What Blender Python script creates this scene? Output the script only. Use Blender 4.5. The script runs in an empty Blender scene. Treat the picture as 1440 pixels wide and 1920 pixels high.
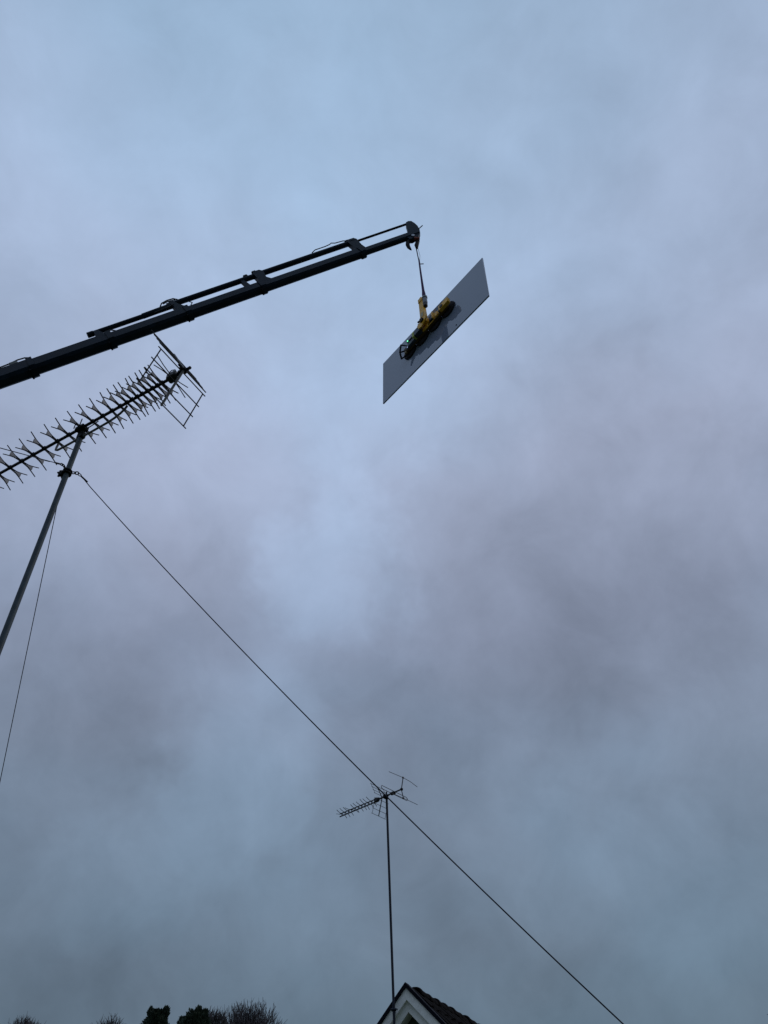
import bpy, bmesh, math, random
from mathutils import Vector, Matrix

scene = bpy.context.scene
C = scene.collection
R = math.radians
EYE = 1.6

# ------------------------------------------------------------------ camera
cam_d = bpy.data.cameras.new('camera')
cam_d.sensor_fit = 'VERTICAL'
cam_d.sensor_height = 24.0
cam_d.lens = 24.0 * 1442.0 / 1920.0
cam_d.clip_start = 0.05
cam_d.clip_end = 4000
cam = bpy.data.objects.new('camera', cam_d)
C.objects.link(cam)
_up = Vector((-62, 1450, 1442)).normalized()              # zenith seen in camera axes (right, up, forward)
_f = (Vector((0, 0, 1)) - _up * _up.z).normalized()
_r = _f.cross(_up)
if _r.x < 0: _r = -_r
rot = Matrix(((_r.x, _r.y, -_r.z), (_f.x, _f.y, -_f.z), (_up.x, _up.y, -_up.z)))
cam.matrix_world = Matrix.Translation((0, 0, EYE)) @ rot.to_4x4()
scene.camera = cam

# ------------------------------------------------------------------ sky
SUN_AZ, SUN_EL = 78.0, 34.0          # degrees clockwise from +Y, above the horizon
w = bpy.data.worlds.new('World'); scene.world = w; w.use_nodes = True
nt = w.node_tree; nt.nodes.clear()
def N(tree, t, **kw):
    n = tree.nodes.new(t)
    for k, v in kw.items():
        if k.startswith('i_'): n.inputs[k[2:].replace('_', ' ')].default_value = v
        else: setattr(n, k, v)
    return n
def L(tree, a, b): tree.links.new(a, b)
def mth(tree, op, a, b=None, clamp=False):
    n = tree.nodes.new('ShaderNodeMath'); n.operation = op; n.use_clamp = clamp
    for i, v in enumerate((a, b)):
        if v is None: continue
        if isinstance(v, (int, float)): n.inputs[i].default_value = v
        else: tree.links.new(v, n.inputs[i])
    return n.outputs[0]
def ramp(tree, fac, stops, interp='EASE'):
    n = tree.nodes.new('ShaderNodeValToRGB'); cr = n.color_ramp; cr.interpolation = interp
    while len(cr.elements) < len(stops): cr.elements.new(0.5)
    for e, (p, c) in zip(cr.elements, stops):
        e.position = p
        e.color = (c, c, c, 1) if isinstance(c, (int, float)) else (*c, 1)
    if fac is not None: tree.links.new(fac, n.inputs[0])
    return n.outputs[0]
def mixc(tree, fac, a, b, mode='MIX'):
    n = tree.nodes.new('ShaderNodeMix'); n.data_type = 'RGBA'; n.blend_type = mode
    for s, v in ((n.inputs[0], fac), (n.inputs[6], a), (n.inputs[7], b)):
        if isinstance(v, (int, float)): s.default_value = v
        elif isinstance(v, tuple): s.default_value = (*v, 1)
        else: tree.links.new(v, s)
    return n.outputs[2]

tc = N(nt, 'ShaderNodeTexCoord')
sep = N(nt, 'ShaderNodeSeparateXYZ'); L(nt, tc.outputs['Generated'], sep.inputs[0])
zc = mth(nt, 'MAXIMUM', sep.outputs[2], 0.0)
# cloud deck: directions projected onto a high flat layer
den = mth(nt, 'ADD', zc, 0.55)
px = mth(nt, 'DIVIDE', sep.outputs[0], den); py = mth(nt, 'DIVIDE', sep.outputs[1], den)
deck = N(nt, 'ShaderNodeCombineXYZ'); L(nt, px, deck.inputs[0]); L(nt, py, deck.inputs[1])
def cloud_noise(scale, off, detail=5, rough=0.5, dist=0.0, stretch=(1, 1, 1), rz=0.0):
    m = N(nt, 'ShaderNodeMapping'); m.inputs[1].default_value = off; m.inputs[3].default_value = stretch
    m.inputs[2].default_value = (0, 0, rz)
    L(nt, deck.outputs[0], m.inputs[0])
    n = N(nt, 'ShaderNodeTexNoise'); n.inputs['Scale'].default_value = scale
    n.inputs['Detail'].default_value = detail; n.inputs['Roughness'].default_value = rough
    n.inputs['Distortion'].default_value = dist
    L(nt, m.outputs[0], n.inputs['Vector']); return n.outputs[0]
grad = ramp(nt, zc, [(0.0, (.095, .136, .185)), (.19, (.128, .178, .238)), (.42, (.212, .272, .372)), (.57, (.272, .325, .452)),
                     (.73, (.375, .440, .605)), (.866, (.395, .492, .680)), (.98, (.340, .462, .638)), (1.0, (.335, .458, .632))], 'LINEAR')
# the deck is warped by a coarse noise so that cloud edges come out ragged rather than round
wpn = N(nt, 'ShaderNodeTexNoise'); wpn.inputs['Scale'].default_value = 3.4; wpn.inputs['Detail'].default_value = 3
L(nt, deck.outputs[0], wpn.inputs['Vector'])
wps = N(nt, 'ShaderNodeVectorMath', operation='MULTIPLY_ADD'); L(nt, wpn.outputs['Color'], wps.inputs[0])
wps.inputs[1].default_value = (.14, .14, .0); L(nt, deck.outputs[0], wps.inputs[2])
deck0 = deck; deck = wps
big = cloud_noise(2.0, (3.1, 1.7, 0.4), 2, .45)
deck = tc; deck_out = tc.outputs['Generated']             # smaller billows: even in every direction of view
def billow(scale, off, detail, rough, dist=.35):
    m = N(nt, 'ShaderNodeMapping'); m.inputs[1].default_value = off; L(nt, deck_out, m.inputs[0])
    n = N(nt, 'ShaderNodeTexNoise'); n.inputs['Scale'].default_value = scale; n.inputs['Detail'].default_value = detail
    n.inputs['Roughness'].default_value = rough; n.inputs['Distortion'].default_value = dist
    L(nt, m.outputs[0], n.inputs['Vector']); return n.outputs[0]
mid = billow(4.2, (7.3, 2.2, 1.1), 5, .54)
fine = billow(10.0, (1.3, 5.2, 2.0), 5, .58)
deck = wps
wisp = cloud_noise(7.0, (4.4, 9.1, 5.0), 6, .62, .6, (1.0, .55, 1), R(-55))
def amt(v, k): return mth(nt, 'MULTIPLY', mth(nt, 'SUBTRACT', v, .5), k)
lum = mth(nt, 'ADD', mth(nt, 'ADD', amt(big, .20), amt(mid, .30)), mth(nt, 'ADD', amt(fine, .36), amt(wisp, .18)))
lum = mth(nt, 'MULTIPLY', lum, mth(nt, 'SUBTRACT', 1.55, mth(nt, 'MULTIPLY', zc, .75)))      # low cloud is seen edge on and shows more relief
lum = mth(nt, 'ADD', lum, 1.0)
# larger brighter and darker banks of the cloud deck: direction, radius in degrees, amount
wob = N(nt, 'ShaderNodeTexNoise'); wob.inputs['Scale'].default_value = 7.0; wob.inputs['Detail'].default_value = 4
wob.inputs['Roughness'].default_value = .6
L(nt, tc.outputs['Generated'], wob.inputs['Vector'])
wv = N(nt, 'ShaderNodeVectorMath', operation='MULTIPLY_ADD'); L(nt, wob.outputs['Color'], wv.inputs[0])
wv.inputs[1].default_value = (.20, .20, .20); wv.inputs[2].default_value = (-.10, -.10, -.10)
wd_ = N(nt, 'ShaderNodeVectorMath', operation='ADD'); L(nt, tc.outputs['Generated'], wd_.inputs[0]); L(nt, wv.outputs[0], wd_.inputs[1])
wn = N(nt, 'ShaderNodeVectorMath', operation='NORMALIZE'); L(nt, wd_.outputs[0], wn.inputs[0])
gap = None
for bx0, by0, bz0, br0, ba0 in (
    (-0.066, 0.762, 0.644, 4.6, 0.17),
    (-0.048, 0.702, 0.710, 4.2, 0.1),
    (-0.115, 0.799, 0.590, 4.4, 0.1),
    (-0.185, 0.858, 0.479, 4.8, 0.14),
    (-0.077, 0.607, 0.791, 6, 0.06),
    (-0.002, 0.622, 0.783, 5, 0.06),
    (0.068, 0.590, 0.804, 4, 0.05),
    (-0.318, 0.778, 0.541, 8, -0.09),
    (-0.415, 0.776, 0.475, 7, -0.06),
    (0.109, 0.860, 0.499, 13, -0.08),
    (0.216, 0.709, 0.672, 11, -0.09),
    (0.332, 0.697, 0.636, 11, -0.06),
    (0.372, 0.355, 0.858, 13, -0.04),
    (0.417, 0.520, 0.746, 4, 0.06),
    (0.376, 0.893, 0.248, 6, 0.1),
    (-0.290, 0.892, 0.346, 5, 0.09),
    (-0.205, 0.899, 0.388, 4.5, 0.07),
    (0.152, 0.924, 0.352, 5, 0.09),
    (0.231, 0.891, 0.391, 5, 0.07),
    (0.260, 0.923, 0.283, 5, 0.06),
    (-0.118, 0.922, 0.369, 6, -0.05),
    (0.044, 0.331, 0.943, 11, 0.05),
    (-0.224, 0.350, 0.910, 8, 0.05),
    (-0.081, 0.949, 0.305, 5, 0.05),
    (-0.364, 0.887, 0.286, 7, -0.05),
):
    dt = N(nt, 'ShaderNodeVectorMath', operation='DOT_PRODUCT'); L(nt, wn.outputs[0], dt.inputs[0]); dt.inputs[1].default_value = (bx0, by0, bz0)
    mr = N(nt, 'ShaderNodeMapRange', interpolation_type='SMOOTHSTEP'); L(nt, dt.outputs['Value'], mr.inputs[0])
    mr.inputs[1].default_value = math.cos(R(br0 * 1.5)); mr.inputs[2].default_value = 1.0; mr.inputs[3].default_value = 0; mr.inputs[4].default_value = ba0
    lum = mth(nt, 'ADD', lum, mr.outputs[0])
    gap = mr.outputs[0] if gap is None else mth(nt, 'ADD', gap, mr.outputs[0])
# thick cloud leans to warm grey, thin cloud to pale blue
tint_n = cloud_noise(2.6, (11.0, 4.0, 3.0), 3, .55)
thin = mth(nt, 'ADD', tint_n, mth(nt, 'MULTIPLY', gap, -.9))
tint = ramp(nt, thin, [(.28, (.945, 1.015, 1.028)), (.70, (1.008, .993, .988))], 'LINEAR')
cl = mixc(nt, 1.0, grad, tint, 'MULTIPLY')
vm = N(nt, 'ShaderNodeVectorMath', operation='SCALE'); L(nt, cl, vm.inputs[0]); L(nt, lum, vm.inputs['Scale'])
sky = N(nt, 'ShaderNodeTexSky', sky_type='NISHITA', sun_disc=False)
sky.sun_elevation = R(SUN_EL); sky.sun_rotation = R(SUN_AZ); sky.air_density = 1.2; sky.dust_density = 3.0
bg_s = N(nt, 'ShaderNodeBackground'); bg_s.inputs[1].default_value = 0.07; L(nt, sky.outputs[0], bg_s.inputs[0])
bg_c = N(nt, 'ShaderNodeBackground'); L(nt, vm.outputs[0], bg_c.inputs[0])
cover = ramp(nt, mid, [(.30, .98), (.75, .93)])           # thin places let a little clear sky through
mx = N(nt, 'ShaderNodeMixShader'); L(nt, cover, mx.inputs[0]); L(nt, bg_s.outputs[0], mx.inputs[1]); L(nt, bg_c.outputs[0], mx.inputs[2])
out = N(nt, 'ShaderNodeOutputWorld'); L(nt, mx.outputs[0], out.inputs[0])

# ------------------------------------------------------------------ sun behind the overcast
sd = bpy.data.lights.new('sun', 'SUN'); sd.energy = 0.5; sd.angle = R(25); sd.color = (1, .95, .88)
so = bpy.data.objects.new('sun', sd); C.objects.link(so)
sdir = Vector((math.sin(R(SUN_AZ)) * math.cos(R(SUN_EL)), math.cos(R(SUN_AZ)) * math.cos(R(SUN_EL)), math.sin(R(SUN_EL))))
so.rotation_euler = sdir.to_track_quat('Z', 'Y').to_euler(); so.location = (0, 0, 40)

scene.view_settings.view_transform = 'Standard'
scene.view_settings.look = 'None'
scene.view_settings.exposure = 0.0
scene.view_settings.gamma = 1.0
scene.view_settings.use_curve_mapping = False

# ------------------------------------------------------------------ materials
MATS = {}
def mat(name, col, rough=.5, metal=0.0, var=.25, scale=8.0, bump=0.0, col2=None, spec=.5, coat=0.0):
    m = bpy.data.materials.new(name); m.use_nodes = True
    t = m.node_tree; b = t.nodes['Principled BSDF']
    b.inputs['Roughness'].default_value = rough; b.inputs['Metallic'].default_value = metal
    b.inputs['Specular IOR Level'].default_value = spec; b.inputs['Coat Weight'].default_value = coat
    co = N(t, 'ShaderNodeTexCoord')
    n = N(t, 'ShaderNodeTexNoise'); n.inputs['Scale'].default_value = scale; n.inputs['Detail'].default_value = 6
    n.inputs['Roughness'].default_value = .6
    L(t, co.outputs['Object'], n.inputs['Vector'])
    c2 = col2 if col2 else tuple(min(1, c * (1 + var)) for c in col)
    c1 = tuple(c * (1 - var) for c in col) if not col2 else col
    L(t, ramp(t, n.outputs[0], [(.3, c1), (.7, c2)], 'LINEAR'), b.inputs['Base Color'])
    rr = N(t, 'ShaderNodeMapRange'); rr.inputs[3].default_value = max(0, rough - .08); rr.inputs[4].default_value = min(1, rough + .1)
    L(t, n.outputs[0], rr.inputs[0]); L(t, rr.outputs[0], b.inputs['Roughness'])
    if bump:
        bp = N(t, 'ShaderNodeBump'); bp.inputs['Strength'].default_value = bump; bp.inputs['Distance'].default_value = .02
        L(t, n.outputs[0], bp.inputs['Height']); L(t, bp.outputs[0], b.inputs['Normal'])
    MATS[name] = m; return m
mat('grass', (.035, .05, .02), .95, scale=2.0, col2=(.06, .07, .03))
mat('crane_paint', (.008, .017, .030), .5, 0, .4, 7, spec=.10)
mat('crane_grey', (.09, .10, .09), .5, .2, .3, 14, spec=.3)
mat('crane_base', (.02, .03, .03), .5, 0, .3, 4)
mat('black_steel', (.005, .006, .009), .6, 0, .3, 20, spec=.1)
mat('hose_rubber', (.012, .012, .014), .6, 0, .2, 30)
mat('bare_steel', (.32, .33, .35), .4, .8, .2, 25)
mat('galvanised', (.045, .062, .078), .6, .1, .3, 16, spec=.3)
mat('mast_paint', (.012, .016, .03), .6, 0, .25, 16, spec=.25)
mat('reflector_grey', (.14, .135, .14), .6, .1, .25, 30, spec=.3)
mat('weathered_aluminium', (.05, .052, .065), .6, .2, .3, 40, spec=.3)
mat('dark_aluminium', (.010, .011, .018), .65, 0, .3, 40, spec=.2)
mat('grey_plastic', (.26, .25, .27), .6, 0, .15, 60)
mat('black_plastic', (.012, .012, .014), .55, 0, .2, 40)
mat('wire_rope', (.012, .012, .024), .7, 0, .3, 90, spec=.2)
mat('yellow_paint', (.90, .45, .016), .45, 0, .15, 18)
mat('shaded_yellow', (.10, .055, .014), .55, 0, .3, 20, spec=.25)  # yellow lifter beam darkened to brown, its shade put into the colour
mat('tan_metal', (.30, .22, .13), .5, .2, .3, 40)
mat('worn_label', (.50, .42, .25), .6, 0, .3, 50)
mat('lime_label', (.45, .50, .10), .6, 0, .1, 40)
mat('navy_plastic', (.022, .038, .060), .5, 0, .2, 30)
mat('suction_rubber', (.022, .020, .026), .8, 0, .2, 30, spec=.15)
mat('grey_motor', (.16, .18, .21), .5, .2, .25, 30)
mat('sling_purple', (.075, .03, .11), .85, 0, .2, 60)
mat('red_paint', (.28, .05, .03), .5, 0, .2, 20)
mat('white_paint', (.80, .80, .76), .55, 0, .12, 7)
mat('gable_green', (.055, .075, .055), .8, 0, .25, 5)
mat('render_wall', (.55, .55, .52), .9, 0, .1, 6, bump=.2)
mat('verge_trim', (.005, .006, .012), .6, 0, .2, 15, spec=.08)
mat('roof_tile', (.010, .009, .009), .95, 0, .5, 9, bump=.3, spec=.03)
mat('bark', (.058, .051, .056), .9, 0, .3, 6)
mat('conifer', (.014, .026, .014), .75, 0, .3, 3, col2=(.03, .05, .025))
# glossy dark facade glass panel
gp = bpy.data.materials.new('panel_face'); gp.use_nodes = True
b = gp.node_tree.nodes['Principled BSDF']
b.inputs['Base Color'].default_value = (.235, .272, .362, 1); b.inputs['Roughness'].default_value = .03
b.inputs['IOR'].default_value = 1.37; MATS['panel_face'] = gp
for nm, col, st in (('lamp_green', (.15, 1, .45), 1.6), ('lamp_blue', (.45, .6, 1), 1.0)):
    m = bpy.data.materials.new(nm); m.use_nodes = True; b = m.node_tree.nodes['Principled BSDF']
    b.inputs['Emission Color'].default_value = (*col, 1); b.inputs['Emission Strength'].default_value = st; MATS[nm] = m

# ------------------------------------------------------------------ mesh helpers
class MB:
    def __init__(s): s.v = []; s.f = []
    def add(s, vs, fs, M=None):
        o = len(s.v)
        s.v += [(M @ Vector(p)) if M else Vector(p) for p in vs]
        s.f += [tuple(i + o for i in f) for f in fs]; return s
    def box(s, c, d, M=None, ch=0.0):
        bm = bmesh.new(); bmesh.ops.create_cube(bm, size=1)
        for q in bm.verts: q.co = Vector((q.co.x * d[0], q.co.y * d[1], q.co.z * d[2]))
        if ch: bmesh.ops.bevel(bm, geom=bm.edges[:], offset=ch, segments=1, affect='EDGES')
        for q in bm.verts: q.co += Vector(c)
        bm.verts.index_update()
        s.add([q.co.copy() for q in bm.verts], [[q.index for q in f.verts] for f in bm.faces], M); bm.free(); return s
    def tube(s, pts, r, n=8, M=None, closed=False):
        P = [Vector(p) for p in pts]; k = len(P)
        rad = r if isinstance(r, (list, tuple)) else [r] * k
        vs = []; fs = []; ref = None
        for i in range(k):
            if closed: d = P[(i + 1) % k] - P[i - 1]
            else: d = P[min(i + 1, k - 1)] - P[max(i - 1, 0)]
            d.normalize()
            if ref is None: ref = Vector((0, 0, 1)) if abs(d.z) < .9 else Vector((1, 0, 0))
            a = (ref - d * ref.dot(d)).normalized(); ref = a; bb = d.cross(a)
            for j in range(n):
                t = 2 * math.pi * j / n
                vs.append(P[i] + (a * math.cos(t) + bb * math.sin(t)) * rad[i])
        for i in range(k if closed else k - 1):
            i2 = (i + 1) % k
            for j in range(n):
                fs.append((i * n + j, i * n + (j + 1) % n, i2 * n + (j + 1) % n, i2 * n + j))
        if not closed: fs += [tuple(range(n - 1, -1, -1)), tuple(range((k - 1) * n, k * n))]
        return s.add(vs, fs, M)
    def prism(s, poly, a, bq, plane='XZ', M=None):
        """poly in a plane, extruded along the third axis from a to bq"""
        def p3(p, q):
            return {'XZ': (p[0], q, p[1]), 'XY': (p[0], p[1], q), 'YZ': (q, p[0], p[1])}[plane]
        n = len(poly)
        vs = [p3(p, a) for p in poly] + [p3(p, bq) for p in poly]
        fs = [tuple(range(n)), tuple(range(2 * n - 1, n - 1, -1))]
        fs += [(i, i + n, (i + 1) % n + n, (i + 1) % n) for i in range(n)]
        return s.add(vs, fs, M)
    def loft(s, secs, M=None):
        """closed cross sections of equal count"""
        n = len(secs[0]); vs = [p for q in secs for p in q]; fs = []
        for i in range(len(secs) - 1):
            for j in range(n):
                fs.append((i * n + j, i * n + (j + 1) % n, (i + 1) * n + (j + 1) % n, (i + 1) * n + j))
        fs += [tuple(range(n - 1, -1, -1)), tuple(range((len(secs) - 1) * n, len(secs) * n))]
        return s.add(vs, fs, M)
    def mesh(s, name, m):
        me = bpy.data.meshes.new(name); me.from_pydata([tuple(q) for q in s.v], [], s.f)
        bm = bmesh.new(); bm.from_mesh(me); bmesh.ops.recalc_face_normals(bm, faces=bm.faces[:]); bm.to_mesh(me); bm.free()
        me.materials.append(MATS[m]); me.shade_smooth(); me.set_sharp_from_angle(angle=R(38)); return me
    def build(s, name, m, parent=None):
        o = bpy.data.objects.new(name, s.mesh(name, m)); C.objects.link(o); o.parent = parent; return o
def thing(name, label, cat, loc=(0, 0, 0), rz=0.0, group=None, M=None):
    o = bpy.data.objects.new(name, None); C.objects.link(o); o.empty_display_size = .2
    if M is not None: o.matrix_world = M
    else: o.location = loc; o.rotation_euler = (0, 0, rz)
    return tag(o, label, cat, group)
def tag(o, label, cat, group=None):
    o['label'] = label; o['category'] = cat
    if group: o['group'] = group
    return o
def inst(name, me, parent, M=None):
    o = bpy.data.objects.new(name, me); C.objects.link(o); o.parent = parent
    if M is not None: o.matrix_local = M
    return o
def frame(o, x, y, z):
    return Matrix(((x[0], y[0], z[0], o[0]), (x[1], y[1], z[1], o[1]), (x[2], y[2], z[2], o[2]), (0, 0, 0, 1)))

# ------------------------------------------------------------------ ground
g = MB(); S = 1500; K = 24
vs = []; fs = []
for i in range(K + 1):
    for j in range(K + 1): vs.append((-S + 2 * S * i / K, -S + 2 * S * j / K, 0))
for i in range(K):
    for j in range(K): fs.append((i * (K + 1) + j, (i + 1) * (K + 1) + j, (i + 1) * (K + 1) + j + 1, i * (K + 1) + j + 1))
go = g.add(vs, fs).build('ground', 'grass'); go['kind'] = 'structure'

# ------------------------------------------------------------------ house with the gable
HA = R(23.0)                                   # ridge runs 23 degrees right of straight ahead
hx = Vector((math.cos(HA), -math.sin(HA), 0)); hy = Vector((math.sin(HA), math.cos(HA), 0))
apex = Vector((.023, 13.0, 3.07 + EYE))
house = thing('house', 'house with a white boarded gable and dark tiled roof, bottom of the picture', 'house', M=frame((apex.x, apex.y, 0), hx, hy, (0, 0, 1)))
AZ = apex.z; HW = 2.3; HL = 4.6
EZ = AZ - HW                                    # 45 degree pitch
gw = MB().prism([(-HW + .35, 0), (HW - .35, 0), (HW - .35, EZ + .20), (0, AZ - .15), (-HW + .35, EZ + .20)], .30, HL, 'XZ')
gw.build('wall', 'render_wall', house)
MB().prism([(-1.5, AZ - 1.75), (1.5, AZ - 1.75), (0, AZ - .20)], .255, .298, 'XZ').build('gable_panel', 'gable_green', house)
def rake(o0, w0, y0, y1, side):                 # board along the verge: o0 = drop of outer edge, w0 = vertical width
    return MB().prism([(0, AZ - o0), (side * (HW + .05), AZ - o0 - HW - .05), (side * (HW + .05), AZ - o0 - w0 - HW - .05), (0, AZ - o0 - w0)], y0, y1, 'XZ')
for sd_ in (-1, 1):
    rake(.045, .165, .0, .06, sd_).build('barge_board', 'white_paint', house)
    rake(.205, .150, .055, .25, sd_).build('inner_board', 'white_paint', house)
    rake(-.012, .068, -.025, .10, sd_).build('verge_trim', 'verge_trim', house)
    # roof slab under the tiles
    sl = MB().prism([(0, AZ - .06), (sd_ * (HW + .1), AZ - .06 - HW - .1), (sd_ * (HW + .1), AZ - .15 - HW - .1), (0, AZ - .15)], .065, HL + .2, 'XZ')
    slab = sl.build('roof', 'roof_tile', house)
    # one pantile: lies along +x (down slope), rows overlap
    pr = []
    for i in range(7):
        y = i / 6 * .30; z = .018 * math.sin(i / 6 * 2 * math.pi + .6) + .012
        pr.append((y, z))
    sec0 = [(0, y, z) for y, z in pr] + [(0, y, z - .016) for y, z in reversed(pr)]
    sec1 = [(.40, y, z + .022) for y, z in pr] + [(.40, y, z + .004) for y, z in reversed(pr)]
    tile_me = MB().loft([sec0, sec1]).mesh('tile', 'roof_tile')
    rnd = random.Random(5 + sd_)
    for rr in range(9):
        for cc in range(15):
            dn = Vector((sd_, 0, -1)).normalized(); nn = Vector((sd_, 0, 1)).normalized()
            p = Vector((0, .10 + cc * .298, AZ - .045)) + dn * (.03 + rr * .355) + nn * (.012 + rnd.uniform(-.004, .006))
            ax = (dn + nn * rnd.uniform(-.012, .012)).normalized()
            yv = Vector((0, 1, 0)); zz = ax.cross(yv) * (1 if sd_ > 0 else -1); zz = nn
            inst('tile', tile_me, slab, frame(p, ax, yv, zz))
# ridge tiles: half-round, each lapping the next
arc = [(.135 * math.cos(R(a)), .135 * math.sin(R(a))) for a in range(-5, 186, 19)]
def ridge_secs(y, k, hgt): return [(x * k, y, z * k * hgt) for x, z in arc] + [(x * (k - .14), y, z * (k - .14) * hgt) for x, z in reversed(arc)]
ridge_me = MB().loft([ridge_secs(0, 1.0, .8), ridge_secs(.05, 1.06, .83), ridge_secs(.09, 1.0, .8), ridge_secs(.37, .92, .75)]).mesh('ridge_tile', 'roof_tile')
rnd = random.Random(8)
for i in range(13):
    inst('ridge_tile', ridge_me, house, Matrix.Translation((rnd.uniform(-.008, .008), .30 + i * .345, AZ - .105 + rnd.uniform(-.008, .012))) @ Matrix.Rotation(rnd.uniform(-.03, .03), 4, 'Y'))
MB().box((0.9, .285, 1.0), (.9, .06, 2.0), ch=.01).build('door', 'gable_green', house)

# ------------------------------------------------------------------ mast on the house
m2 = Vector((-.165, 12.9, 0)); M2T = 5.87 + EYE
mast2 = thing('antenna_mast', 'slim dark steel antenna mast clamped to the white house gable', 'mast', (m2.x, m2.y, 0), group='antenna masts')
MB().tube([(0, 0, 1.2), (0, 0, M2T + .05)], .019, 12).build('pole', 'mast_paint', mast2)
for z in (2.7 + EYE + .02, 2.0 + EYE):
    br = MB().box((0, 0, z), (.075, .055, .035), ch=.006)
    br.tube([(-.055, -.03, z), (.055, -.03, z)], .008, 6).tube([(-.05, -.035, z), (-.05, .03, z)], .006, 6).tube([(.05, -.035, z), (.05, .03, z)], .006, 6)
    br.box((0, .09, z), (.04, .20, .03))
    br.build('wall_bracket', 'mast_paint', mast2)

# ------------------------------------------------------------------ near mast with guys
m1 = Vector((-2.240, 3.615, 0)); RING = 4.122 + EYE; ANT1 = 4.6 + EYE
mast1 = thing('antenna_mast', 'grey steel antenna mast at the left edge, held by guy wires', 'mast', (m1.x, m1.y, 0), group='antenna masts')
MB().tube([(0, 0, 0), (0, 0, ANT1 - .03)], .0195, 20).build('pole', 'galvanised', mast1)
MB().box((0, 0, .01), (.2, .2, .02), ch=.003).build('base_plate', 'galvanised', mast1)
rg = MB()
rg.tube([(.026 * math.cos(t), .026 * math.sin(t), RING + .012) for t in [i * math.pi / 8 for i in range(16)]], .009, 6, closed=True)
rg.tube([(.026 * math.cos(t), .026 * math.sin(t), RING - .012) for t in [i * math.pi / 8 for i in range(16)]], .009, 6, closed=True)
rg.box((-.034, -.012, RING - .02), (.028, .028, .05), ch=.005)
rg.tube([(-.05, -.03, RING - .025), (-.03, .02, RING - .025)], .007, 6)
rg.tube([(-.052, -.005, RING - .045), (-.03, -.02, RING - .01)], .007, 6)
rg.build('guy_ring', 'black_steel', mast1)
def link_ring(mb, c, d, upv, lx, ly, r):
    """oval chain link centred c, long axis d"""
    a = Vector(d).normalized(); bb = (Vector(upv) - a * Vector(upv).dot(a)).normalized()
    mb.tube([Vector(c) + a * lx * math.cos(t) + bb * ly * math.sin(t) for t in [i * math.pi / 7 for i in range(14)]], r, 6, closed=True)
guys = [(Vector((.987, .10, -1)), 'long guy wire running diagonally down to the right across the sky', .24, .0034),
        (Vector((math.sin(R(182)), math.cos(R(182)), -.87)), 'short visible guy wire crossing behind the large aerial to the left edge', .02, .0030),
        (Vector((-.5276, 1.3581, -1)), 'guy wire descending beside the left mast to the left edge', .05, .0030)]
gz = Vector((0, 0, RING))
for d, lab, sag, rw in guys:
    hv = Vector((d.x, d.y, 0)).normalized(); dn = d.normalized()
    gt = thing('guy_wire', lab, 'guy wire', (m1.x, m1.y, 0), group='guy wires of the left mast')
    st = gz + hv * .03
    if 'descending' in lab: st = gz + Vector((-.851, -.525, 0)) * .026 + hv * .02
    mb = MB()
    link_ring(mb, st + hv * .014, hv, (0, 0, 1), .016, .010, .004)
    link_ring(mb, st + hv * .036 + dn * .003, hv, hv.cross(Vector((0, 0, 1))) + Vector((0, 0, .5)), .015, .010, .004)
    mb.build('shackle', 'black_steel', gt)
    p0 = st + hv * .043 + dn * .01
    mb = MB()
    link_ring(mb, p0 + dn * .016, dn, (0, 0, 1), .018, .008, .0035)
    mb.tube([p0 + dn * .03, p0 + dn * .05, p0 + dn * .115], [.004, .0065, .0060], 8)
    mb.build('wire_grip', 'black_steel', gt)
    end = p0 + dn * ((p0.z - .05) / -dn.z)
    pts = []
    for i in range(49):
        t = i / 48; q = p0 + (end - p0) * t; q = q + Vector((0, 0, -sag * 4 * t * (1 - t))); pts.append(q)
    MB().tube([p0 + dn * .05] + pts[1:], rw, 6).build('wire', 'wire_rope', gt)
    MB().tube([end + Vector((0, 0, .12)), end - Vector((0, 0, .4))], [.02, .008], 8).build('ground_peg', 'galvanised', gt)

# ------------------------------------------------------------------ large X-element aerial on the near mast
bx = Vector((-.881, .474, 0)).normalized(); by = Vector((0, 0, 1)).cross(bx)
piv = Vector((-1.352, 3.101, 4.6 + EYE))
ant = thing('television_aerial', 'large X-element television aerial with corner reflector on the left mast', 'aerial', M=frame(piv, bx, by, (0, 0, 1)), group='rooftop aerials')
MB().box((1.18, -.01, 0), (2.42, .019, .019), ch=.003).build('boom', 'dark_aluminium', ant)
xs = [1.796, 1.668, 1.541, 1.42, 1.281, 1.16, 1.026, .913, .812, .719, .638, .573, .523, .474, .424, .375, .327, .281, .237]
xs = [2.33, 2.19, 2.055, 1.925] + xs
dm = MB(); wm = MB()
for sy in (-1, 1):
    for sz in (-1, 1):
        lo = .012 if sz > 0 else 0
        dm.tube([(0, sy * .004, .004 * sz), (0, sy * .035, .006 * sz), (0, sy * .062, .010 * sz), (0, sy * .085, .019 * sz), (0, sy * .115, .033 * sz), (0, sy * .148, .050 * sz)], [.0062, .0058, .0052, .0044, .0042, .0040], 6)
dm.box((0, 0, 0), (.030, .026, .026), ch=.004)
dm.tube([(0, 0, .012), (0, 0, .026)], .005, 6)
dir_me = dm.mesh('director', 'dark_aluminium')
web_me = MB().prism([(.054, -.008), (.092, -.021), (.102, -.014), (.102, .014), (.092, .021), (.054, .008)], -.003, .003, 'YZ').mesh('web', 'grey_plastic')
rnd = random.Random(3)
for x in xs:
    d = inst('director', dir_me, ant, Matrix.Translation((x, -.01, .006)) @ Matrix.Rotation(rnd.gauss(0, .035), 4, 'X') @ Matrix.Rotation(rnd.gauss(0, .045), 4, 'Z') @ Matrix.Rotation(rnd.gauss(0, .03), 4, 'Y'))
    inst('web', web_me, d); inst('web', web_me, d, Matrix.Rotation(math.pi, 4, 'Z'))
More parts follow.
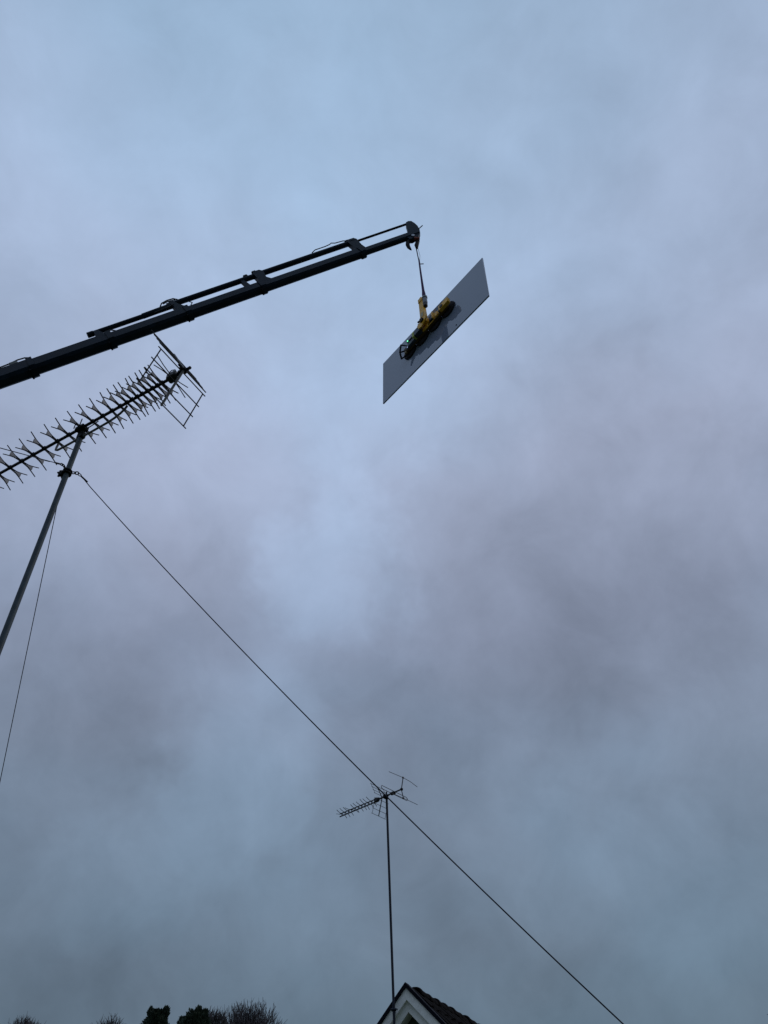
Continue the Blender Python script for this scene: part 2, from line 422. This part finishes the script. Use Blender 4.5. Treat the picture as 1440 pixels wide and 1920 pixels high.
# support arm hung under the boom
MB().tube([(.585, -.03, -.004), (.600, -.03, -.03), (.635, -.03, -.058), (.69, -.03, -.080), (.75, -.03, -.090), (.9, -.03, -.094), (1.05, -.03, -.094), (1.2, -.03, -.094), (1.262, -.03, -.090), (1.288, -.03, -.072), (1.290, -.03, -.045), (1.284, -.03, -.004)], .0085, 10).build('support_arm', 'reflector_grey', ant)
cl_ = MB().box((1.022, -.014, -.012), (.085, .062, .035), ch=.005).box((1.022, -.03, -.075), (.06, .04, .06), ch=.005)
for q in (-.03, .03):
    cl_.tube([(1.022 + q, .03, .045), (1.022 + q, .03, -.03)], .004, 6).tube([(1.022 + q, -.045, .03), (1.022 + q, -.045, -.03)], .004, 6)
cl_.build('mast_clamp', 'black_steel', ant)
MB().tube([(.86, -.022, -.012), (.93, -.02, -.03), (1.0, -.02, -.03)], .004, 6).build('cable', 'black_plastic', ant)
# driven element
MB().box((.135, -.01, .002), (.085, .062, .06), ch=.010).build('dipole_box', 'black_plastic', ant)
dp = MB()
for sy in (-1, 1):
    for sz in (-1, 1):
        dp.tube([(.14, sy * .02, .012 * sz), (.14, sy * .09, .03 * sz), (.14, sy * .165, .062 * sz)], .0035, 6)
dp.build('dipole', 'dark_aluminium', ant)
MB().tube([(.165, .01, .028), (.16, .012, .048), (.135, .014, .056), (.105, .01, .045), (.10, .0, .03)], .0035, 6).build('cable', 'black_plastic', ant)
MB().box((.045, -.005, 0), (.07, .03, .03), ch=.004).tube([(.04, -.01, .02), (.04, .045, .02)], .007, 8).tube([(.03, -.03, 0), (.03, .03, 0)], .014, 8).build('reflector_hinge', 'black_steel', ant)
def reflector(ax, az, up):
    """one leaf of the corner reflector: spine from the hinge to (ax, az)"""
    h0 = Vector((.028, 0, .012 if up else -.012)); h1 = Vector((ax, 0, az))
    leaf = MB().tube([h0, h1 + (h1 - h0) * .03], .0095, 8).build('reflector_spine', 'reflector_grey', ant)
    for f, hl in ((.04, .248), (.36, .248), (.66, .248), (1.0, .248)):
        p = h0.lerp(h1, f)
        MB().tube([p + Vector((0, -hl, 0)), p + Vector((0, hl, 0))], .0042, 6).build('reflector_rod', 'dark_aluminium', leaf)
    for sy in (-1, 1):
        MB().tube([h0.lerp(h1, .04) + Vector((0, sy * .222, 0)), h1 + Vector((0, sy * .222, 0))], .0046, 6).build('end_bar', 'dark_aluminium', leaf)
reflector(.156, -.315, False)
reflector(.176, .298, True)

# ------------------------------------------------------------------ aerials on the house mast
bx2 = Vector((-.773, .634, 0)).normalized(); by2 = Vector((0, 0, 1)).cross(bx2)
o2 = Vector((-.165, 12.9, M2T))
uh = thing('television_aerial', 'small distant television aerial with mesh reflector on the house mast', 'aerial', M=frame(o2, bx2, by2, (0, 0, 1)), group='rooftop aerials')
MB().box((.60, .045, .022), (.94, .013, .013)).box((.60, .045, -.028), (.94, .015, .015)).box((.05, .045, 0), (.30, .02, .02)).build('boom', 'dark_aluminium', uh)
MB().box((.195, .045, .0), (.085, .06, .07), ch=.01).build('dipole_box', 'black_plastic', uh)
MB().box((.0, .025, 0), (.06, .09, .06), ch=.006).tube([(0, 0, .1), (0, 0, 0)], .012, 8).build('mast_clamp', 'black_steel', uh)
ud = MB()
for sy in (-1, 1):
    ud.tube([(0, 0, 0), (0, sy * .055, .004 * sy), (0, sy * .095, .010 * sy + .004), (0, sy * .135, .034 * sy - .004)], .0050, 6)
    ud.tube([(0, 0, 0), (0, sy * .032, 0)], .008, 6)
ud.box((0, 0, -.008), (.010, .014, .046), ch=.002)
ud_me = ud.mesh('director', 'dark_aluminium')
for i in range(10):
    inst('director', ud_me, uh, Matrix.Translation((.31 + .079 * i, .045, .012)) @ Matrix.Rotation(rnd.gauss(0, .09), 4, 'X') @ Matrix.Rotation(rnd.gauss(0, .08), 4, 'Z'))
MB().tube([(1.075, .045, .02), (1.055, .15, -.01)], .004, 6).build('tip_rod', 'dark_aluminium', uh)
def leaf2(h1):
    h0 = Vector((.065, .045, 0)); h1 = Vector(h1)
    sp = MB().tube([h0, h1], .008, 8).build('reflector_spine', 'dark_aluminium', uh)
    for f in (.16, .44, .72, 1.0):
        p = h0.lerp(h1, f); MB().tube([p + Vector((0, -.185, 0)), p + Vector((0, .185, 0))], .0040, 6).build('reflector_rod', 'weathered_aluminium', sp)
    for sy in (-1, 1): MB().tube([h0.lerp(h1, .16) + Vector((0, sy * .165, 0)), h1 + Vector((0, sy * .165, 0))], .0035, 6).build('end_bar', 'weathered_aluminium', sp)
leaf2((.155, .045, -.295)); leaf2((.17, .045, .235))
vh = thing('radio_aerial', 'folded dipole aerial with two long reflector rods behind the small aerial', 'aerial', M=frame(o2, bx2, by2, (0, 0, 1)), group='rooftop aerials')
MB().box((-.20, .055, .0), (.42, .018, .018)).build('boom', 'dark_aluminium', vh)
MB().box((-.185, .05, -.002), (.10, .06, .045), ch=.01).build('dipole_box', 'black_plastic', vh)
lp = [(-.18, .33, .045), (-.18, -.31, .045), (-.18, -.345, .028), (-.18, -.35, .010), (-.18, -.33, -.012), (-.18, .31, -.012), (-.18, .34, .004), (-.18, .345, .028)]
MB().tube(lp, .0055, 6, closed=True).build('folded_dipole', 'weathered_aluminium', vh)
MB().box((-.385, .055, 0), (.04, .04, .04), ch=.006).tube([(-.38, .055, 0), (-.385, .0, .225)], .008, 8).tube([(-.38, .055, 0), (-.37, .0, -.135)], .007, 8).build('reflector_stub', 'dark_aluminium', vh)
MB().tube([(-.385, .375, .205), (-.385, 0, .228), (-.385, -.2, .220), (-.385, -.385, .188)], .0048, 6).box((-.385, 0, .226), (.02, .03, .025)).build('reflector_rod', 'weathered_aluminium', vh)
MB().tube([(-.37, .34, -.145), (-.37, 0, -.132), (-.37, -.378, -.127)], .0048, 6).box((-.37, 0, -.132), (.02, .03, .025)).build('reflector_rod', 'weathered_aluminium', vh)

# ------------------------------------------------------------------ crane
tip = Vector((.699, 7.166, 15.068 + EYE))
cX = Vector((.855, -.017, .518)).normalized(); cY = Vector((0, 0, 1)).cross(cX).normalized(); cZ = cX.cross(cY)
CM = frame(tip, cX, cY, cZ)
crane = thing('loader_crane', 'dark green telescopic loader crane boom reaching in from the left', 'crane', M=CM)
def sect(x0, x1, h, wd, z0=-.100, c=.22):
    """boom box with chamfered lower corners"""
    hw = wd / 2; hh = h / 2; k = wd * c
    prof = [(-hw, hh - .012), (-hw + .012, hh), (hw - .012, hh), (hw, hh - .012), (hw, -hh + k), (hw - k, -hh), (-hw + k, -hh), (-hw, -hh + k)]
    return MB().loft([[(x0, y, z + z0) for y, z in prof], [(x1, y, z + z0) for y, z in prof]])
secs = [(-1.35, .22, .155, .115), (-3.55, -1.10, .205, .155), (-5.05, -3.30, .225, .175), (-6.45, -4.80, .245, .190), (-7.85, -6.25, .268, .208), (-12.2, -7.62, .295, .232)]
for i, (x0, x1, h, wd) in enumerate(secs):
    s_ = sect(x0, x1, h, wd).build('boom_section', 'crane_paint', crane)
    if i:
        sect(x1 - .085, x1 + .012, h + .03, wd + .03).build('collar', 'crane_paint', s_)
        k = MB()
        for q in (-1, 1): k.tube([(x1 - .10, q * (wd / 2 - .04), -.085 - h / 2 + .02), (x1 - .10, q * (wd / 2 - .04), -.085 - h / 2 - .06)], .018, 8)
        k.build('wear_pad_bolt', 'black_steel', s_)
def cyl(x0, x1, z, r, name='cylinder', m='crane_paint', y=0.0):
    return MB().tube([(x0, y, z), (x1, y, z)], r, 16).build(name, m, crane)
ca = cyl(-3.20, -1.02, .405, .055); cyl(-1.05, .31, .395, .024, 'cylinder_rod', 'black_steel')
MB().tube([(-1.10, 0, .405), (-1.0, 0, .405)], .064, 16).build('gland', 'crane_paint', ca)
cb = cyl(-5.05, -3.15, .395, .053); cc_ = cyl(-6.55, -5.0, .330, .044)
MB().tube([(-6.58, 0, .330), (-6.47, 0, .330)], .052, 14).build('gland', 'crane_paint', cc_)
MB().tube([(-5.55, 0, .335), (-5.0, 0, .36)], .052, 14).build('gland', 'crane_paint', cc_)
def plate(poly, y0, y1, name='bracket', m='crane_paint'): return MB().prism(poly, y0, y1, 'XZ').build(name, m, crane)
# brackets carrying the cylinders
plate([(-1.16, .42), (-1.10, .475), (-.99, .47), (-.95, .40), (-1.00, .12), (-1.00, -.03), (-1.22, -.03), (-1.18, .12)], -.055, .055)
plate([(-3.28, .42), (-3.23, .475), (-3.12, .47), (-3.07, .38), (-3.13, .13), (-3.06, -.02), (-3.40, -.02), (-3.29, .14)], -.06, .06)
plate([(-3.58, .36), (-3.51, .36), (-3.48, .0), (-3.58, .0)], -.03, .03)
plate([(-5.00, .44), (-4.92, .43), (-4.86, .22), (-4.74, .0), (-5.02, .0), (-4.98, .20)], -.05, .05)
plate([(-6.46, .33), (-6.38, .30), (-6.28, .01), (-6.50, .01)], -.05, .05)
for x, z in ((-3.42, .46), (-3.22, .50), (-1.14, .47), (-1.0, .46)):
    MB().box((x, 0, z), (.09, .10, .06), ch=.012).build('valve_block', 'crane_grey' if x == -3.24 else 'black_steel', crane)
def hose(pts, r=.010): return MB().tube(pts, r, 6).build('hydraulic_hose', 'hose_rubber', crane)
hose([(-1.95, -.04, .46), (-1.85, -.05, .51), (-1.62, -.05, .51), (-1.50, -.05, .53), (-1.44, -.04, .58), (-1.38, -.04, .53), (-1.2, -.03, .53), (-1.1, -.02, .49)])
hose([(-5.18, -.03, .40), (-5.12, -.04, .48), (-5.0, -.04, .52), (-4.88, -.04, .51), (-4.82, -.03, .44)], .013)
hose([(-5.1, -.03, .46), (-5.0, -.03, .49), (-4.86, -.03, .47)])
hose([(-4.80, -.06, .20), (-4.70, -.07, .18), (-4.66, -.07, .10), (-4.72, -.08, .02)], .009)
hose([(-5.35, -.04, .26), (-5.1, -.06, .25), (-4.95, -.06, .28)], .007)
hose([(-6.38, -.05, .06), (-6.30, -.07, .12), (-6.20, -.08, .10), (-6.14, -.08, .02)], .012)
hose([(-8.9, -.08, .10), (-8.2, -.09, .10), (-7.95, -.09, .12), (-7.82, -.08, .17), (-7.70, -.08, .16), (-7.62, -.09, .08)], .012)
MB().box((-7.90, -.05, .10), (.14, .10, .10), ch=.012).build('valve_block', 'crane_grey', crane)
# boom head
head = plate([(.075, .06), (.21, .33), (.265, .405), (.335, .425), (.385, .385), (.385, .26), (.36, .12), (.30, -.04), (.225, -.17), (.10, -.28), (-.09, -.27), (-.10, -.15)], -.04, .04, 'boom_head')
MB().tube([(.33, .0, .05), (.47, -.02, .10)], .010, 6).build('pin_lever', 'black_steel', head)
MB().tube([(.03, -.06, -.20), (.03, .06, -.20)], .035, 12).build('head_pin', 'bare_steel', head)
# knuckle, inner boom and column outside the picture, carried to the ground
kn = CM @ Vector((-12.2, 0, -.085)); inv = CM.inverted()
col_top = Vector((kn.x + .2, kn.y + 1.0, 4.2))
MB().tube([inv @ (kn + Vector((0, -.25, 0))), inv @ (kn + Vector((0, .25, 0)))], .28, 16).build('knuckle', 'crane_paint', crane)
MB().tube([inv @ kn, inv @ col_top], [.24, .30], 4).build('inner_boom', 'crane_paint', crane)
MB().tube([inv @ (col_top + Vector((0, 0, .35))), inv @ Vector((col_top.x, col_top.y, .5))], [.30, .36], 16).build('column', 'crane_base', crane)
MB().tube([inv @ Vector((col_top.x, col_top.y, .5)), inv @ Vector((col_top.x, col_top.y, 0))], [.7, .9], 12).build('base', 'crane_base', crane)

# ------------------------------------------------------------------ hooks, sling
hk = Vector((.86, 7.18, 0))
def W(x, z, y=0.0): return (x * 1.0046 - hk.x, y, z * 1.0046 + EYE)
hook = thing('crane_hook', 'dark swivel hook hanging from the crane tip beside the sling', 'hook', (hk.x, hk.y, 0))
mb = MB()
mb.tube([W(.90, 14.90), W(.86, 14.80), W(.80, 14.745), W(.735, 14.73), W(.705, 14.67), W(.700, 14.58), W(.715, 14.48), W(.745, 14.39), W(.765, 14.35)], [.03, .045, .05, .045, .042, .042, .036, .022, .006], 10)
mb.build('hook_body', 'black_steel', hook)
link = MB(); link_ring(link, Vector(W(.80, 14.83)), (1, 0, -.4), (0, 0, 1), .075, .062, .026); link.build('swivel_link', 'black_steel', hook)
sh = thing('sling_shackle', 'small shackle with reddish pin joining purple sling to crane tip', 'shackle', (hk.x, hk.y, 0))
MB().tube([W(.925, 14.83), W(.905, 14.70), W(.875, 14.55), W(.873, 14.42)], [.03, .042, .045, .025], 8).build('shackle_body', 'black_steel', sh)
MB().tube([W(.84, 14.74, -.05), W(.95, 14.74, -.04)], .035, 8).build('shackle_pin', 'red_paint', sh)
sling = thing('lifting_sling', 'purple webbing sling running straight down to the vacuum lifter', 'sling', (hk.x, hk.y, 0))
st_ = MB().tube([W(.862, 14.45), W(.872, 14.1), W(.885, 13.88)], [.011, .010, .012], 6).build('strand', 'black_steel', sling)
MB().tube([W(.895, 14.42, .0), W(.915, 14.1), W(.892, 13.86)], .0035, 6).build('strand', 'weathered_aluminium', sling)
MB().loft([[(W(x + q * wd, z))[0:1] + ((-.008 if k < 2 else .008),) + (z * 1.0046 + EYE,) for k, q in enumerate((-1, 1, 1, -1))] for x, z, wd in ((.885, 13.93, .014), (.885, 13.55, .016), (.887, 13.1, .019), (.889, 12.75, .024), (.890, 12.62, .034), (.891, 12.50, .026))]).build('webbing', 'sling_purple', sling)
MB().box(W(.93, 13.77), (.07, .012, .015)).build('sling_tag', 'weathered_aluminium', sling)

# ------------------------------------------------------------------ panel
pu = Vector((.6329, -.7731, -.0411)).normalized(); pv = Vector((.0322, -.0267, .9991)); pv = (pv - pu * pv.dot(pu)).normalized(); pn = pu.cross(pv)
pO = Vector((.0627, 8.4138, 11.0962 + EYE))
PM = frame(pO, pu, pv, pn)                      # x along, y up, z out of the face towards the viewer
panel = thing('facade_panel', 'large flat grey rectangular panel hanging from the crane in mid-air', 'panel', M=PM)
MB().box((1.376, .6, -.012), (2.752, 1.2, .024), ch=.002).build('sheet', 'panel_face', panel)
MB().box((1.99, .092, .004), (.02, .014, .008)).build('plug', 'black_plastic', panel)

# ------------------------------------------------------------------ vacuum lifter (same frame as the panel)
TL = Matrix.Translation((1.337, .69, 0)) @ Matrix.Rotation(R(3.5), 4, 'Z')
lift = thing('vacuum_lifter', 'yellow vacuum lifter with four black suction pads gripping the grey panel', 'vacuum lifter', M=PM @ TL)
for i in range(4):
    u = -.517 + .345 * i
    pr = [(.160, .002), (.165, .012), (.158, .030), (.135, .040), (.06, .044), (.04, .050), (0, .052)]
    vs = []; n = 28; fs = []
    for r_, z in pr:
        for j in range(n): vs.append((u + r_ * math.cos(2 * math.pi * j / n), r_ * math.sin(2 * math.pi * j / n), z))
    for k in range(len(pr) - 1):
        for j in range(n): fs.append((k * n + j, k * n + (j + 1) % n, (k + 1) * n + (j + 1) % n, (k + 1) * n + j))
    fs.append(tuple(range(n - 1, -1, -1)))
    pad = MB().add(vs, fs).build('suction_pad', 'suction_rubber', lift)
    MB().tube([(u, 0, .03), (u, 0, .07)], .06, 14).build('pad_mount', 'black_steel', pad)
beam = MB().box((.0, 0, .078), (1.16, .13, .05), ch=.006).build('beam', 'shaded_yellow', lift)
endb = MB().box((.545, .0, .128), (.235, .135, .068), ch=.006).build('end_housing', 'yellow_paint', beam)
MB().tube([(.50, -.02, .155), (.50, -.02, .176)], .036, 16).build('knob', 'black_plastic', endb)
MB().box((.395, .0, .112), (.07, .10, .035), ch=.006).build('valve', 'yellow_paint', beam)
MB().tube([(.425, -.035, .11), (.425, -.035, .148)], .030, 12).build('knob', 'black_plastic', beam)
MB().box((.325, .0, .112), (.055, .12, .045), ch=.006).build('valve', 'yellow_paint', beam)
MB().box((.258, .04, .125), (.022, .20, .075), ch=.004).build('stop_plate', 'yellow_paint', beam)
MB().box((.195, .045, .120), (.085, .13, .05), ch=.008).build('rubber_buffer', 'navy_plastic', beam)
MB().tube([(.24, -.06, .11), (.12, -.085, .12), (.05, -.085, .115)], .008, 6).build('air_line', 'yellow_paint', beam)
# yoke and lifting arm
for q in (.112, .198):
    MB().prism([(-.055, -.05), (.02, -.075), (.075, -.02), (.155, .055), (.165, .10), (.12, .15), (.05, .16), (.0, .10), (-.085, .06)], q - .011, q + .011, 'XY').build('yoke_plate', 'yellow_paint', lift)
MB().box((.02, .0, .112), (.15, .12, .03), ch=.008).build('yoke_base', 'yellow_paint', lift)
MB().tube([(.055, .075, .10), (.055, .075, .235)], .046, 16).build('yoke_pivot', 'black_steel', lift)
piv_ = Vector((.055, .10, .155)); top_ = Vector((.062, .84, .155)); ad = (top_ - piv_).normalized(); asd = Vector((0, 0, 1)).cross(ad).normalized() * -1
AMt = frame(piv_, ad, asd, ad.cross(asd))
LN = (top_ - piv_).length
arm = MB().prism([(-.06, -.05), (-.075, .0), (-.06, .06), (.10, .064), (LN - .02, .048), (LN + .05, .03), (LN + .068, -.005), (LN + .03, -.05), (.16, -.06)], -.030, .030, 'XY', AMt).build('lifting_arm', 'yellow_paint', lift)
MB().box((LN - .03, -.012, 0), (.12, .095, .085), AMt, ch=.008).build('arm_cap', 'yellow_paint', arm)
MB().box((.20, .0, -.033), (.13, .07, .004), AMt).build('arm_label', 'worn_label', arm)
mo = MB().tube([AMt @ Vector((a, .088, 0)) for a in (LN - .02, LN - .06, LN - .065, LN - .20, LN - .24)], [.050, .050, .040, .043, .040], 16).build('actuator', 'grey_motor', arm)
MB().tube([AMt @ Vector((LN - .235, .085, 0)), AMt @ Vector((LN - .33, .082, 0))], .040, 14).build('actuator_cap', 'black_plastic', mo)
lv = MB()
for k, (a, bq) in enumerate(((.16, .0), (.12, -.02), (.07, .0), (.03, -.02))):
    lv.tube([AMt @ Vector((a - .02, -.05, bq)), AMt @ Vector((a, -.115, bq))], .012, 6)
    lv.tube([AMt @ Vector((a, -.108, bq)), AMt @ Vector((a + .003, -.135, bq))], .019, 8)
lv.build('valve_levers', 'black_plastic', arm)
MB().box((.09, -.065, 0), (.14, .05, .07), AMt, ch=.01).build('valve_body', 'tan_metal', arm)
# battery and control side
bat = MB().box((-.125, .02, .135), (.17, .15, .10), ch=.010).build('battery_box', 'navy_plastic', lift)
MB().box((-.235, .02, .135), (.045, .155, .105), ch=.004).build('battery_label', 'lime_label', bat)
ctl = MB().box((-.345, .0, .115), (.20, .14, .06), ch=.010).build('control_unit', 'navy_plastic', lift)
MB().box((-.36, .055, .150), (.15, .03, .02), ch=.004).build('lamp_bezel', 'black_plastic', ctl)
MB().box((-.345, .055, .162), (.09, .012, .006)).build('lamp_window', 'bare_steel', ctl)
MB().tube([(-.405, .055, .155), (-.405, .055, .168)], .014, 10).build('status_lamp', 'lamp_green', ctl)
MB().tube([(-.475, -.02, .085), (-.475, -.02, .118)], .036, 14).build('gauge_rim', 'navy_plastic', ctl)
MB().tube([(-.472, -.015, .112), (-.472, -.015, .122)], .009, 10).build('status_lamp', 'lamp_blue', ctl)
hf = MB()
TLp, MLp, BLp = (-.60, .19, .15), (-.645, .0, .15), (-.66, -.15, .11)
hf.tube([TLp, MLp], .016, 8).tube([MLp, BLp], .016, 8).tube([TLp, (-.52, .12, .085)], .013, 8).tube([MLp, (-.50, -.04, .085)], .014, 8).tube([BLp, (-.55, -.10, .06)], .014, 8)
hf.build('handle_frame', 'black_steel', lift)
MB().box((-.555, -.06, .085), (.05, .07, .05), ch=.01).build('hose_fitting', 'tan_metal', lift)

# ------------------------------------------------------------------ trees on the skyline
def polar(azd, dist): return Vector((math.sin(R(azd)) * dist, math.cos(R(azd)) * dist, 0))
def bare_tree(azd, dist, top_el, width, label, seed, ntw):
    """winter tree: limbs fan from the fork, twigs fill an uneven dome"""
    rnd = random.Random(seed); base = polar(azd, dist); H = dist * math.tan(R(top_el)) + EYE
    t = thing('bare_tree', label, 'tree', base, group='bare trees on the skyline')
    tr = MB(); cr = MB()
    fork = H - width * .95; RW = width / 2; RH = H - fork
    tr.tube([(0, 0, 0), (.12, .06, fork * .5), (0, 0, fork + .2)], [.34, .28, .22], 10)
    lob = [(rnd.uniform(0, 6.3), rnd.uniform(2, 5), rnd.uniform(.015, .045)) for _ in range(4)]
    def shell(a, el, f):                          # point in the dome, el 0..1 from rim to top
        k = f * (1 + sum(am * math.sin(fr * a + ph + 4 * el) for ph, fr, am in lob))
        c = math.cos(el * math.pi / 2) ** .75; s_ = math.sin(el * math.pi / 2) ** .75
        return Vector((RW * c * math.cos(a), RW * c * math.sin(a), RH * (.30 + .70 * s_))) * k + Vector((0, 0, fork))
    limbs = []
    for k in range(16):
        e = shell(rnd.uniform(0, 6.28), rnd.random() ** .8, rnd.uniform(.55, .68)); p0 = Vector((0, 0, fork * rnd.uniform(.93, 1.0)))
        m = p0.lerp(e, .5) + Vector((rnd.gauss(0, .12), rnd.gauss(0, .12), -.05 * RH)); q = m.lerp(e, .5) + Vector((rnd.gauss(0, .08), rnd.gauss(0, .08), 0))
        tr.tube([p0, m, q, e], [.13, .085, .06, .04], 6); limbs += [(m, .05), (q, .045), (e, .04)]
    for k in range(ntw):
        e = shell(rnd.uniform(0, 6.28), rnd.random() ** .75, 1 - abs(rnd.gauss(0, .08)))
        b0, r0 = min(rnd.sample(limbs, min(9, len(limbs))), key=lambda q: (q[0] - e).length)
        ln = (e - b0).length
        m = b0.lerp(e, .45) + Vector((rnd.gauss(0, .06), rnd.gauss(0, .06), rnd.gauss(-.04, .05))) * ln
        q = b0.lerp(e, .75) + Vector((rnd.gauss(0, .04), rnd.gauss(0, .04), rnd.gauss(-.02, .03))) * ln
        cr.tube([b0, m, q, e], [.026, .020, .015, .009], 3)
        for _ in range(5):
            f = rnd.uniform(.35, .97); s0 = m.lerp(q, (f - .35) / .4) if f < .75 else q.lerp(e, (f - .75) / .25)
            d = ((e - m).normalized() + Vector((rnd.gauss(0, .45), rnd.gauss(0, .45), rnd.gauss(.12, .3)))).normalized()
            l2 = rnd.uniform(.12, .34)
            cr.tube([s0, s0 + d * l2 * .5 + Vector((0, 0, .02)), s0 + d * l2 + Vector((0, 0, .06))], [.013, .010, .006], 3)
    tr.build('trunk', 'bark', t); cr.build('crown', 'bark', t)
    return t
bare_tree(-10.15, 58, 12.2, 6.6, 'domed bare-branched tree at the bottom, right of the dark evergreens', 11, 1050)
bare_tree(-12.0, 50, 11.95, 2.4, 'thin wispy bare tree between the evergreen and the domed tree', 5, 120)
bare_tree(-18.2, 62, 11.45, 3.4, 'bare treetop peeking up left of the two dark evergreens', 21, 200)
bare_tree(-23.0, 60, 11.35, 3.6, 'bare treetop peeking up in the bottom left corner', 31, 200)
bare_tree(23.2, 40, 10.55, 2.4, 'bare treetop cut off by the bottom right corner', 41, 300)

def evergreen(azd, dist, H, prof, label, seed, bumps):
    """columnar conifer: prof = (height fraction, radius); foliage is thousands of small sprays"""
    rnd = random.Random(seed); base = polar(azd, dist)
    t = thing('evergreen_tree', label, 'tree', base, group='dark evergreens')
    MB().tube([(0, 0, 0), (.05, 0, H * .5), (0, 0, H * .9)], [.22, .14, .03], 8).build('trunk', 'bark', t)
    fo = MB()
    def rad(h):
        for (h0, r0), (h1, r1) in zip(prof, prof[1:]):
            if h0 <= h <= h1: return r0 + (r1 - r0) * (h - h0) / (h1 - h0)
        return 0
    def spray(p, d, s):
        d = d.normalized(); a = d.cross(Vector((rnd.gauss(0, 1), rnd.gauss(0, 1), rnd.gauss(0, 1)))).normalized()
        e = d * s; wv = a * s * .28
        fo.add([p, p + e * .45 + wv, p + e, p + e * .45 - wv], [(0, 1, 2, 3)])
    for i in range(15000):
        h = 1 - rnd.random() ** 1.5 * .8
        a = rnd.uniform(0, 2 * math.pi); r = rad(h) * (rnd.random() ** .35) * (1 + .16 * math.sin(3 * a + h * 31) + .10 * math.sin(7 * a - h * 57))
        p = Vector((r * math.cos(a), r * math.sin(a), h * H))
        spray(p, Vector((math.cos(a) * .6, math.sin(a) * .6, rnd.uniform(.3, 1.2))), rnd.uniform(.06, .16))
    for bx_, by_, bz, br_, n in bumps:
        for i in range(n):
            q = Vector((rnd.gauss(0, 1), rnd.gauss(0, 1), rnd.gauss(0, 1))).normalized() * br_ * rnd.random() ** .4
            q.z *= 1.5
            spray(Vector((bx_, by_, bz)) + q, Vector((q.x * .5 + bx_ * .4, q.y, abs(q.z) + .1)), rnd.uniform(.05, .13))
    fo.build('foliage', 'conifer', t)
d1 = 34.0; h1 = d1 * math.tan(R(11.85)) + EYE
evergreen(-15.5, d1, h1, [(0, .5), (.12, 1.0), (.55, .95), (.80, .80), (.92, .55), (.97, .34), (1.0, .15)], 'dark evergreen treetop with a notched flat top, left of the pair', 7,
          [(-.24, 0, h1 - .03, .12, 500), (.26, 0, h1 - .04, .13, 500)])
d2 = 33.0; h2 = d2 * math.tan(R(11.88)) + EYE
evergreen(-13.05, d2, h2, [(0, .5), (.12, 1.0), (.55, .95), (.80, .82), (.92, .62), (.97, .42), (1.0, .08)], 'dark evergreen treetop with ragged pointed top, right of the pair', 17,
          [(-.52, 0, h2 - .30, .13, 500), (-.25, 0, h2 - .12, .14, 400), (.22, 0, h2 - .10, .12, 400), (.0, 0, h2 + .04, .09, 300)])
